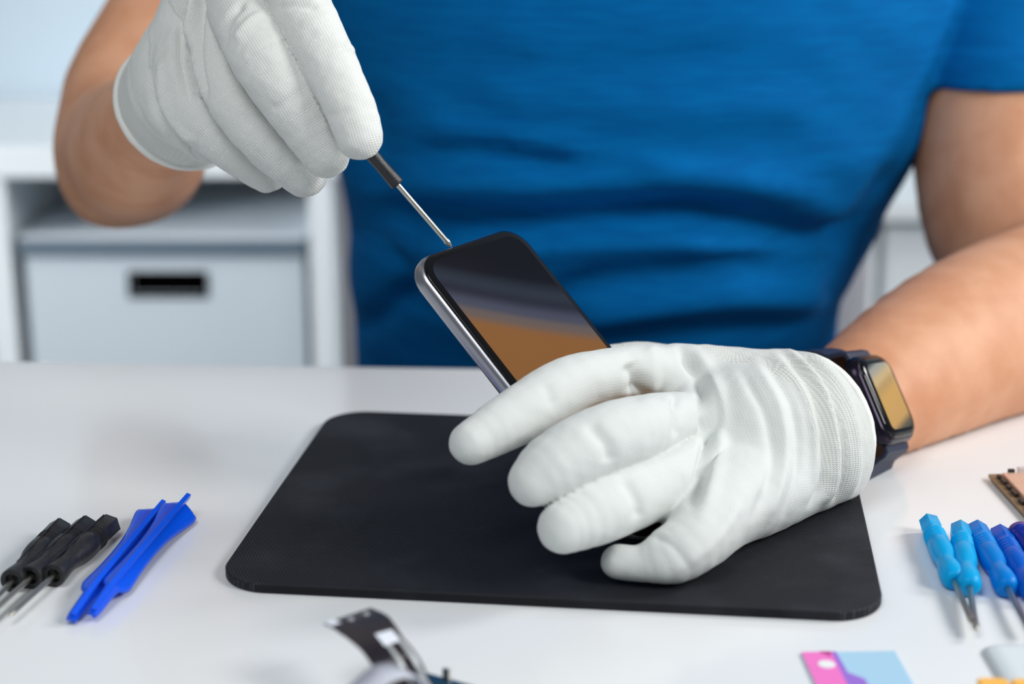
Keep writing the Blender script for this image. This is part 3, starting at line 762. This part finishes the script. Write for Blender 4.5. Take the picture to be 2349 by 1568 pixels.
wg = mesh_obj('watch_glass', frame_pts(v, wc, ww, -wl, wn), f, M['glass'], wt)
o = rrect(WW - .0135, WL - .0115, 0.003, 8); V = [(x, y, .00590) for x, y in o]; scr = [(x / (WW - .0135) + .5, .5 - y / (WL - .0115), 0) for x, y in o]
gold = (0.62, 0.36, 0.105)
M['watch_screen_reflection'] = screen_reflection_mat('watch_screen_reflection', [(0.0, (0.03, 0.05, 0.06)), (0.10, (0.36, 0.36, 0.32)), (0.24, (0.60, 0.44, 0.22)), (0.34, (0.50, 0.32, 0.12)), (0.48, gold), (0.78, (0.58, 0.34, 0.11)), (0.92, (0.10, 0.09, 0.06)), (1.0, (0.02, 0.03, 0.03))], 1.0, (0.18, 0.84, -0.02))  # golden reflection painted as a glow on the watch screen
mesh_obj('watch_screen_reflection', frame_pts(V, wc, ww, -wl, wn), [tuple(range(len(V)))], M['watch_screen_reflection'], wg, smooth=False, attrs={'scr': scr})
# crown on the far side and strap ring round the wrist
v, f = lathe([(0, .0036), (.0012, .0038), (.0020, .0034), (.0022, .001)], 24); mesh_obj('crown', frame_pts(v, wc + ww * (WW / 2 - .0004) - wl * .008, ww, wl, wn), f, M['watch_case'], wt)
RA, RB = 0.0335, 0.0285
wrist_c = wc - wn * (RB - 0.001)
for sgn in (-1, 1):
    pts = []
    a_s = 0.60
    pts.append(wc + wl * sgn * (WL / 2 - 0.0015) - wn * 0.0012)
    pts.append(wc + wl * sgn * (WL / 2 + 0.0025) - wn * 0.0020)
    for a in np.linspace(0.88, PI, 15):
        pts.append(wrist_c + wl * sgn * RA * math.sin(a) + wn * RB * math.cos(a))
    v, f = ribbon(list(spline(pts, 40)), ww, 0.0235, 0.0024)
    sbm = mesh_obj('strap', v, f, M['strap'], wt, smooth=False); bevel(sbm, 0.0008, 3, 0.9)

# ================================================================== PERSON
hip = np.array([0.06, 1.10, 0.47])
pr = thing('person', 'person in a blue t-shirt and white gloves repairing a phone at the table', 'person', hip)
# limbs (world coordinates, radius in metres)
WR = P(1880, 985, 0.742)                        # left wrist inside the glove
armL = Chain([(*(wrist_c - ww * .032), .0215), (*(wrist_c - ww * .012), .0255), (*(wrist_c + ww * .012), .0285), (*P(2050, 885, .828), .0365), (*P(2190, 805, .862), .0435), (*P(2335, 748, .90), .049), (*P(2480, 690, .95), .050), (*P(2520, 660, .985), .047)], world=True, sub=3)
upL = Chain([(2520, 665, 0.985, 185), (2400, 600, 1.00, 195), (2325, 500, 1.01, 203), (2302, 300, 1.03, 208), (2295, 60, 1.06, 215), (2230, -160, 1.09, 215)], 0.03, sub=3)
armR = Chain([(425, 225, 0.792, 98), (395, 250, 0.81, 112), (345, 300, 0.87, 138), (318, 338, 0.93, 158), (300, 345, 0.985, 162)], 0.02, sub=3)
upR = Chain([(300, 345, 0.985, 160), (306, 230, 1.01, 160), (385, 80, 1.04, 155), (520, -120, 1.07, 175), (640, -260, 1.10, 190)], 0.03, sub=3)
elbR = Chain([(235, 440, 0.995, 62), (240, 430, 0.985, 62)], 0.02)
shL = upL.A[-1, :3]; shR = upR.A[-1, :3]
neckb = (shL + shR) / 2 + np.array([0, 0.01, 0.03])
cxp = neckb[0]
neck = Chain([(*(neckb + [0, 0.01, -0.05]), 0.065), (*(neckb + [0, -0.005, 0.05]), 0.056), (*(neckb + [0, -0.03, 0.12]), 0.058)], 0.03, world=True)
headc = neckb + np.array([0, -0.055, 0.205])
def ell(Q, c, r):
    q = (Q - c) / np.asarray(r); k = np.linalg.norm(q, axis=1); return (k - 1) * min(r)
def head_sdf(Q):
    d = ell(Q, headc + [0, 0.015, 0.02], (0.075, 0.095, 0.095))
    d = smin(d, ell(Q, headc + [0, -0.022, -0.045], (0.058, 0.066, 0.070)), 0.035)
    d = smin(d, ell(Q, headc + [0, -0.062, -0.088], (0.026, 0.022, 0.020)), 0.025)
    d = smin(d, Chain([(*(headc + [0, -0.083, 0.015]), 0.009), (*(headc + [0, -0.103, -0.028]), 0.013)], world=True)(Q), 0.012)
    for s in (-1, 1):
        d = smin(d, ell(Q, headc + [s * 0.076, 0.012, -0.005], (0.010, 0.018, 0.032)), 0.006)
        d = smax(d, -ell(Q, headc + [s * 0.031, -0.088, 0.012], (0.018, 0.014, 0.013)), 0.012)
        d = smin(d, Chain([(*(headc + [s * 0.014, -0.083, 0.030]), 0.006), (*(headc + [s * 0.050, -0.070, 0.030]), 0.005)], world=True)(Q), 0.010)
    for z in (-0.052, -0.062):
        d = smin(d, Chain([(*(headc + [-0.018, -0.081, z]), 0.005), (*(headc + [0, -0.088, z]), 0.006), (*(headc + [0.018, -0.081, z]), 0.005)], world=True)(Q), 0.005)
    return d
# torso by height: z, centre x, centre y, half width, half depth
TT = np.array([[0.44, .058, 1.13, .165, .10], [0.60, .056, 1.10, .160, .11], [0.69, .054, 1.09, .157, .105], [0.747, .055, 1.078, .159, .124], [0.80, .065, 1.072, .170, .145], [0.852, .073, 1.068, .184, .145],
               [0.93, .074, 1.065, .197, .136], [1.00, .070, 1.065, .200, .128], [1.06, cxp, 1.075, .185, .10], [1.11, cxp, 1.085, .13, .075], [1.14, cxp, 1.09, .07, .06]])
def torso(Q, grow=0.0, zlo=0.48, zhi=1.15):
    z = np.clip(Q[:, 2], TT[0, 0], TT[-1, 0]); c = [np.interp(z, TT[:, 0], TT[:, i]) for i in range(1, 5)]
    x = (Q[:, 0] - c[0]) / (c[2] + grow); y = (Q[:, 1] - c[1]) / (c[3] + grow)
    k = (np.abs(x) ** 2.05 + np.abs(y) ** 2.05) ** (1 / 2.05)
    d = (k - 1) * np.minimum(c[2], c[3])
    return smax(d, np.maximum(zlo - Q[:, 2], Q[:, 2] - zhi), 0.02)
sh_b = Chain([(*shL, .055), (*neckb, .055), (*shR, .055)], 0.02, world=True)
def thigh(s):
    h0 = np.array([0.06 + s * 0.10, 1.12, 0.548]); kn = np.array([0.06 + s * 0.17, 0.74, 0.552]); an = np.array([0.06 + s * 0.17, 0.78, 0.10])
    return h0, kn, an
legs = [Chain([(*thigh(s)[0], .075), (*thigh(s)[1], .058), (*thigh(s)[2], .042)], 0.04, world=True) for s in (-1, 1)]
def body_fn(Q):
    d = torso(Q, -0.034)
    d = smin(d, sh_b(Q) + 0.008, 0.04); d = smin(d, neck(Q), 0.03); d = smin(d, head_sdf(Q), 0.012)
    a = smin(armL(Q), upL(Q), 0.012); b = smin(smin(armR(Q), upR(Q), 0.012), elbR(Q), 0.02)
    a = smax(a, np.where(Q[:, 1] < 0.93, TABLE_Z + 0.0004 - Q[:, 2], -1.0), .002)
    d = smin(d, a, 0.008); d = smin(d, b, 0.008)
    for l in legs: d = smin(d, l(Q) + 0.008, 0.03)
    return d
V, F = mesh_sdf(body_fn, (-0.36, 0.60, 0.05), (0.46, 1.24, 1.50), 0.0056, 1)
mesh_obj('body', V, F, M['skin'], pr)
# shirt
slL = Chain([(2330, 420, 1.015, 215), (2304, 300, 1.03, 222), (2298, 60, 1.055, 230), (2230, -170, 1.09, 232)], 0.03, sub=3)
slR = Chain([(470, -60, 1.055, 185), (560, -180, 1.08, 200), (640, -270, 1.10, 205)], 0.03, sub=2)
hem_n = nrm([0.08, 0.0, -1.0]); hem_c = P(2230, 216, 0.985)
hemR_c = P(470, -70, 1.05); hemR_n = nrm(P(400, 40, 1.03) - P(560, -180, 1.08))
def shirt_fn(Q):
    d = torso(Q, 0.0, 0.50, 1.12)
    d = smin(d, smax(sh_b(Q) - 0.004, -(neck(Q) - 0.012), 0.006), 0.03)
    hd = (Q - hem_c) @ hem_n
    a = smax(slL(Q) - 0.0016 * np.clip((hd + 0.024) / 0.003, 0, 1), hd, 0.004); b = smax(slR(Q), (Q - hemR_c) @ hemR_n, 0.004)
    d = smin(d, a, 0.003); d = smin(d, b, 0.012)
    return smax(d, -(neck(Q) - 0.008), 0.006)
V, F = mesh_sdf(shirt_fn, (-0.36, 0.86, 0.46), (0.48, 1.24, 1.20), 0.0050, 1)
N = grad(shirt_fn, V, 0.003)
FS = [([(760, 500), (1000, 500), (1300, 510), (1600, 490), (1900, 560), (2060, 520)], -0.011, 42),
      ([(900, 430), (1200, 425), (1500, 400), (1850, 440)], 0.006, 35),
      ([(960, 570), (1200, 560), (1500, 545), (1650, 560)], 0.007, 32),
      ([(900, 350), (1100, 340), (1350, 385), (1500, 400)], -0.004, 22),
      ([(980, 300), (1150, 310), (1350, 340)], 0.004, 20),
      ([(1230, 690), (1400, 640), (1650, 610), (1900, 600)], -0.005, 28),
      ([(1300, 740), (1500, 700), (1750, 680), (1900, 690)], 0.005, 34),
      ([(900, 620), (1000, 640), (1200, 670)], 0.004, 24),
      ([(880, 680), (1050, 700), (1250, 700)], -0.004, 20),
      ([(1350, 780), (1600, 760), (1850, 740)], -0.006, 26),
      ([(1700, 640), (1950, 620)], -0.003, 18),
      ([(1000, 130), (1300, 150), (1700, 120)], -0.0015, 25), ([(1100, 220), (1500, 260), (1900, 240)], 0.002, 40),
      ([(800, 760), (900, 700), (950, 600)], -0.006, 28), ([(850, 200), (870, 450)], -0.004, 40),
      ([(790, 530), (860, 560), (930, 620)], -0.005, 22), ([(1900, 700), (1980, 560), (2060, 380)], -0.006, 34)]
V = folds(V, N, [(p_, a_ * 1.45, w__) for p_, a_, w__ in FS])
wob = np.sin(V[:, 2] * 80 + 4 * np.sin(V[:, 0] * 17 + 1)) * 0.0007 + np.sin(V[:, 2] * 150 + V[:, 0] * 60 + 2 * np.sin(V[:, 0] * 33)) * 0.0004
V = V + N * wob[:, None]
mesh_obj('t_shirt', V, F, M['shirt'], pr)
def trou(Q):
    d = torso(Q, 0.004, 0.478, 0.66)
    for l in legs: d = smin(d, l(Q) - 0.004, 0.03)
    d = smin(d, ell(Q, np.array([0.06, 1.13, 0.545]), (0.17, 0.12, 0.072)), 0.03)
    return smax(d, -(Q[:, 2] - 0.13), 0.004)
V, F = mesh_sdf(trou, (-0.26, 0.58, 0.08), (0.38, 1.30, 0.70), 0.009, 1); mesh_obj('trousers', V, F, M['trousers'], pr)
for s in (-1, 1):
    an = thigh(s)[2]
    sc = Chain([(an[0], an[1] + .02, .045, .044), (an[0], an[1] - .08, .038, .038), (an[0], an[1] - .17, .032, .031)], .02, world=True)
    fn = lambda Q, c=sc, a=an: smax(smin(c(Q), seg_d(Q, a + [0, 0, -.06], a + [0, 0, .01], .046, .044), .02), -Q[:, 2] + .002, .003)
    V, F = mesh_sdf(fn, an + [-.09, -.24, -.12], an + [.09, .12, .12], .008, 1); mesh_obj('shoe', V, F, M['chip'], pr)
    ey_ = np.array([headc[0] + s * .031, headc[1] - .071, headc[2] + .012]); fn = lambda Q, c=ey_: np.linalg.norm(Q - c, axis=1) - .0125
    V, F = mesh_sdf(fn, ey_ - .02, ey_ + .02, .003, 1); eb = mesh_obj('eye', V, F, M['eye'], pr)
    v, f = lathe([(0, .0001), (0, .0055), (.0012, .0045), (.0018, .0001)], 20)
    mesh_obj('iris', frame_pts(v, ey_ + [0, -.0117, -.0015], np.array([0, -1., 0]), np.array([1., 0, 0]), ez), f, M['hair'], eb)
def hair(Q):
    d = ell(Q, headc + [0, 0.022, 0.030], (0.083, 0.100, 0.098))
    return smax(d, -(Q[:, 2] - headc[2] - 0.02 - (headc[1] + 0.03 - Q[:, 1]) * 0.75), 0.01)
V, F = mesh_sdf(hair, headc - [.12, .14, .12], headc + [.12, .16, .16], .007, 1); mesh_obj('hair', V, F, M['hair'], pr)

# ------------------------------------------------------------------ left glove (holds the phone)
FL = {
 'index': Chain([(1080, 1016, .652, 51), (1136, 984, .659, 61), (1200, 947, .668, 67), (1259, 909, .678, 69), (1322, 876, .690, 65), (1400, 858, .706, 60), (1480, 850, .722, 62), (1560, 872, .735, 70)], .004),
 'middle': Chain([(1224, 1103, .636, 59), (1270, 1068, .640, 76), (1350, 1022, .647, 80), (1420, 996, .656, 81), (1478, 978, .668, 74), (1540, 960, .692, 62), (1610, 965, .712, 66)], .004),
 'ring': Chain([(1292, 1210, .633, 60), (1350, 1182, .641, 74), (1420, 1148, .652, 80), (1480, 1120, .663, 80), (1534, 1100, .672, 73), (1590, 1075, .688, 70), (1640, 1065, .700, 70)], .004),
 'little': Chain([(1418, 1288, .648, 40), (1480, 1290, .646, 45), (1545, 1270, .646, 68), (1600, 1232, .652, 76), (1650, 1170, .668, 82), (1680, 1110, .690, 80)], .006),
 'thumb': Chain([(1400, 835, .762, 45), (1460, 835, .762, 52), (1540, 850, .758, 60), (1640, 880, .752, 80)], .006)}
palm = [Chain([(1560, 866, .735, 78), (1650, 880, .738, 88), (1760, 900, .742, 96), (1860, 910, .748, 92)], .01),
        Chain([(1600, 960, .718, 84), (1700, 965, .725, 96), (1800, 970, .733, 110), (1870, 970, .745, 118)], .01),
        Chain([(1640, 1060, .704, 84), (1720, 1060, .712, 100), (1810, 1050, .724, 112), (1880, 1030, .742, 112)], .01),
        Chain([(1600, 1225, .662, 80), (1660, 1165, .678, 96), (1740, 1125, .697, 104), (1830, 1085, .718, 98), (1900, 1050, .738, 92)], .01)]
wax = nrm(P(2030, 900, .815) - P(1800, 990, .722))
cuff = Chain([(1740, 985, .718, 148), (1800, 985, .727, 163), (1850, 980, .738, 170), (1900, 965, .752, 173), (1960, 950, .775, 170)], .01)
rim_c = P(1828, 976, .738)
def flatten(fn_c, centre, ax, k):  # squash a round limb along ax
    def g(Q):
        h = (Q - centre) @ ax; return fn_c(Q + ax * (h * (1 / k - 1))[:, None])
    return g
cuff_f = flatten(cuff, rim_c, wn, 0.84)
clip_c = rim_c + wax * 0.006
def gloveL(Q):
    d = None
    for n_ in ('index', 'middle', 'ring', 'little'):
        e = FL[n_](Q); d = e if d is None else smin(d, e, 0.0010)
    d = smin(d, FL['thumb'](Q), .002)
    p = None
    for c_ in palm:
        e = c_(Q); p = e if p is None else smin(p, e, .010)
    p = smin(p, cuff_f(Q), .010)
    d = smin(d, p, .0045)
    d = smax(d, (Q - clip_c) @ wax, .002)
    B_ = np.abs(np.stack([(Q - pc) @ pb, (Q - pc) @ pa, (Q - pc) @ pn], 1)) - np.array([PW / 2 - .002, PL / 2 - .002, PT / 2 - .0012])
    bd = np.linalg.norm(np.maximum(B_, 0), axis=1) + np.minimum(B_.max(1), 0) - .0024
    d = smax(d, -bd, .0015)
    return smax(d, (TABLE_Z + MAT_TOP + 0.0003) - Q[:, 2], .002)
allc = list(FL.values()) + palm + [cuff]
lo, hi = bbox(allc, .006)
V, F = mesh_sdf(gloveL, lo, hi, 0.0011, 2)
N = grad(gloveL, V, 0.0012, True)
WLs = [
       ([(1445, 830), (1462, 870), (1458, 905)], -.0028, 17), ([(1490, 790), (1500, 840), (1490, 900)], .0012, 16),
       ([(1560, 800), (1600, 870), (1620, 960), (1612, 1080), (1585, 1150)], -.0032, 11), ([(1590, 800), (1640, 880), (1655, 970), (1640, 1090), (1610, 1180)], .0018, 16),
       ([(1545, 905), (1556, 960), (1552, 1000)], -.0026, 9), ([(1700, 850), (1760, 960), (1770, 1080), (1730, 1190)], -.0012, 12),
       ([(1750, 820), (1815, 930), (1830, 1060), (1800, 1180)], -.0012, 9), ([(1730, 830), (1790, 940), (1800, 1070), (1765, 1190)], .0010, 9),
       ([(1790, 800), (1860, 880), (1890, 990), (1890, 1100), (1860, 1160)], -.0020, 8), ([(1775, 812), (1840, 900), (1868, 1000), (1866, 1100)], .0014, 8),
       ([(1815, 792), (1900, 880), (1935, 990), (1940, 1090), (1915, 1150)], -.0020, 7), ([(1803, 795), (1880, 880), (1914, 990), (1916, 1100), (1890, 1155)], .0016, 8),
       ([(1840, 790), (1925, 880), (1962, 990), (1965, 1080), (1945, 1145)], .0012, 8),
       ([(1500, 1230), (1540, 1250), (1580, 1300)], -.0012, 8), ([(1250, 880), (1270, 930)], -.0008, 14), ([(1350, 970), (1390, 1020), (1400, 1060)], -.0012, 16), ([(1430, 1100), (1460, 1150), (1465, 1190)], -.0012, 14),
       ([(1700, 1150), (1640, 1240), (1560, 1300)], .0008, 14)]
V = folds(V, N, [(p_, a_ * 1.35, w__) for p_, a_, w__ in WLs])
V = cloth_noise(V, N, .00011, .016)
h0 = (V - rim_c) @ wax
K = knit_attr(V, allc, -FW); Kc = knit_attr(V, [cuff], -FW); m_ = h0 > -0.050; K[m_] = Kc[m_]
FC = h0[F].mean(1); mi = np.zeros(len(F), np.int32)
zone = h0 + 0.004 * np.sin(V[:, 2] * 90)
U, _ = to_px(V)
mi = np.where(zone[F].mean(1) > -0.030, 1, 0)
glo = mesh_obj('glove', V, F, M['glove_coat'], pr, attrs={'knit': K}, mats=[M['glove_coat'], M['cuff_knit']], mat_idx=mi)
sm_ = glo.modifiers.new('smooth', 'SMOOTH'); sm_.factor = 0.5; sm_.iterations = 3
glo['label'] = 'white coated work glove with a knitted cuff on the left hand'
def section(fn, c, ax, n=64, rmax=0.07, out=0.0):
    """outline of a solid in the plane through c"""
    u = nrm(np.cross(ax, [0, 0, 1.0])); w = np.cross(ax, u); pts = []
    R = np.linspace(0.005, rmax, 260)
    for a in np.linspace(0, 2 * PI, n, endpoint=False):
        dr = u * math.cos(a) + w * math.sin(a); d = fn(c + R[:, None] * dr); i = np.argmax(d > 0) if (d > 0).any() else len(R) - 1
        pts.append(c + dr * (R[i] + out))
    return np.array(pts)
def tube_ring(pts, r, ax, n=8, sq=1.0):
    V, F = [], []; m_ = len(pts); c = pts.mean(0)
    for p in pts:
        o_ = nrm(p - c)
        for j in range(n):
            a = 2 * PI * j / n; V.append(p + o_ * math.cos(a) * r + ax * math.sin(a) * r * sq)
    for i in range(m_):
        for j in range(n): F.append((i * n + j, i * n + (j + 1) % n, ((i + 1) % m_) * n + (j + 1) % n, ((i + 1) % m_) * n + j))
    return V, F
sec = section(cuff_f, clip_c - wax * .001, wax)
v, f = tube_ring(sec, .0015, wax, 10, 1.6); mesh_obj('cuff_hem', v, f, M['rim'], glo)

# ------------------------------------------------------------------ right glove (holds the screwdriver)
FR = {
 'index': Chain([(824, 312, .676, 55), (808, 262, .676, 59), (779, 195, .677, 61), (736, 105, .681, 65), (702, 40, .688, 69), (668, -30, .700, 72), (620, -100, .722, 80)], .005),
 'middle': Chain([(748, 352, .692, 56), (715, 298, .690, 66), (662, 212, .688, 77), (612, 138, .689, 80), (578, 78, .698, 78), (545, 10, .718, 72), (540, -80, .74, 82)], .005),
 'ring': Chain([(697, 398, .712, 54), (640, 350, .708, 58), (580, 290, .706, 60), (535, 225, .708, 62), (508, 160, .714, 60), (500, 90, .725, 62), (480, 0, .74, 75)], .005),
 'little': Chain([(612, 396, .730, 46), (560, 360, .727, 52), (500, 310, .725, 58), (452, 250, .727, 68), (422, 180, .733, 72), (430, 60, .748, 66)], .005),
 'thumb': Chain([(800, 300, .712, 50), (740, 230, .722, 56), (660, 130, .738, 64), (560, 60, .752, 80)], .006)}
palmR = [Chain([(480, 310, .748, 66), (425, 250, .750, 84), (400, 170, .754, 82)], .01),
        Chain([(640, -90, .735, 90), (545, 20, .752, 98), (462, 120, .762, 108), (424, 215, .775, 120)], .01),
         Chain([(560, -90, .74, 90), (480, 20, .748, 95), (435, 130, .756, 98), (424, 220, .775, 125)], .01),
         Chain([(470, -60, .745, 70), (445, 60, .75, 72), (425, 160, .762, 98), (424, 235, .785, 130)], .01),
         Chain([(560, 250, .752, 90), (480, 220, .758, 100), (430, 230, .772, 122)], .01)]
rax = D3((-.42, .25, .87))
rimR_c = P(424, 240, .785)
cuffR = Chain([(*(rimR_c - rax * .03), .0285), (*(rimR_c), .0300), (*(rimR_c + rax * .02), .0306)], .01, world=True)
def gloveR(Q):
    d = None
    for n_ in ('index', 'middle', 'ring', 'little', 'thumb'):
        e = FR[n_](Q); d = e if d is None else smin(d, e, 0.0010)
    p = None
    for c_ in palmR:
        e = c_(Q); p = e if p is None else smin(p, e, .008)
    p = smin(p, cuffR(Q), .006)
    d = smin(d, p, .0028)
    return smax(d, (Q - rimR_c) @ rax, .002)
allr = list(FR.values()) + palmR + [cuffR]
lo, hi = bbox(allr, .006)
V, F = mesh_sdf(gloveR, lo, hi, 0.0011, 2)
N = grad(gloveR, V, 0.0012, True)
WRs = [([(452, -20), (440, 60), (440, 150), (462, 235)], .0030, 9), ([(470, -20), (457, 60), (455, 140), (470, 220)], -.0026, 8), ([(425, -20), (418, 60), (420, 150), (440, 240)], -.0018, 10),
       ([(560, 5), (520, 50), (508, 110)], -.0020, 9), ([(600, 30), (560, 60), (540, 90)], .0012, 9),
       ([(630, 20), (680, 10), (730, 20)], -.0010, 10),
       ([(350, 150), (352, 230), (385, 300), (440, 345)], -.0022, 8), ([(370, 140), (372, 220), (402, 290), (450, 330)], .0016, 9),
       ([(790, 100), (815, 120)], .0010, 8), ([(620, 250), (650, 240), (690, 210)], -.0006, 10), ([(560, 260), (600, 310)], -.0006, 8), ([(745, 270), (800, 255)], -.0005, 9),
       ([(400, 60), (390, 130), (400, 190)], .0010, 12)]
V = folds(V, N, [(p_, a_ * 1.25, w__) for p_, a_, w__ in WRs])
V = cloth_noise(V, N, .00018, .014)
h0 = (V - rimR_c) @ rax
mi = np.where(h0[F].mean(1) > -0.020, 1, 0)
K = knit_attr(V, [c_ for c_ in allr if c_ not in palmR], -FW); Kc = knit_attr(V, [cuffR], nrm(np.cross(rax, [0, 0, 1.]))); m_ = h0 > -0.026; K[m_] = Kc[m_]
glr = mesh_obj('glove', V, F, M['glove_knit'], pr, attrs={'knit': K}, mats=[M['glove_knit'], M['cuff_knit']], mat_idx=mi)
sm_ = glr.modifiers.new('smooth', 'SMOOTH'); sm_.factor = 0.5; sm_.iterations = 1
glr['label'] = 'white knitted work glove on the right hand'
sec = section(lambda Q: smin(cuffR(Q), smin(palmR[0](Q), smin(palmR[1](Q), palmR[2](Q), .01), .01), .01), rimR_c, rax)
v, f = tube_ring(sec, .0014, rax, 10, 1.6); mesh_obj('cuff_hem', v, f, M['rim'], glr)
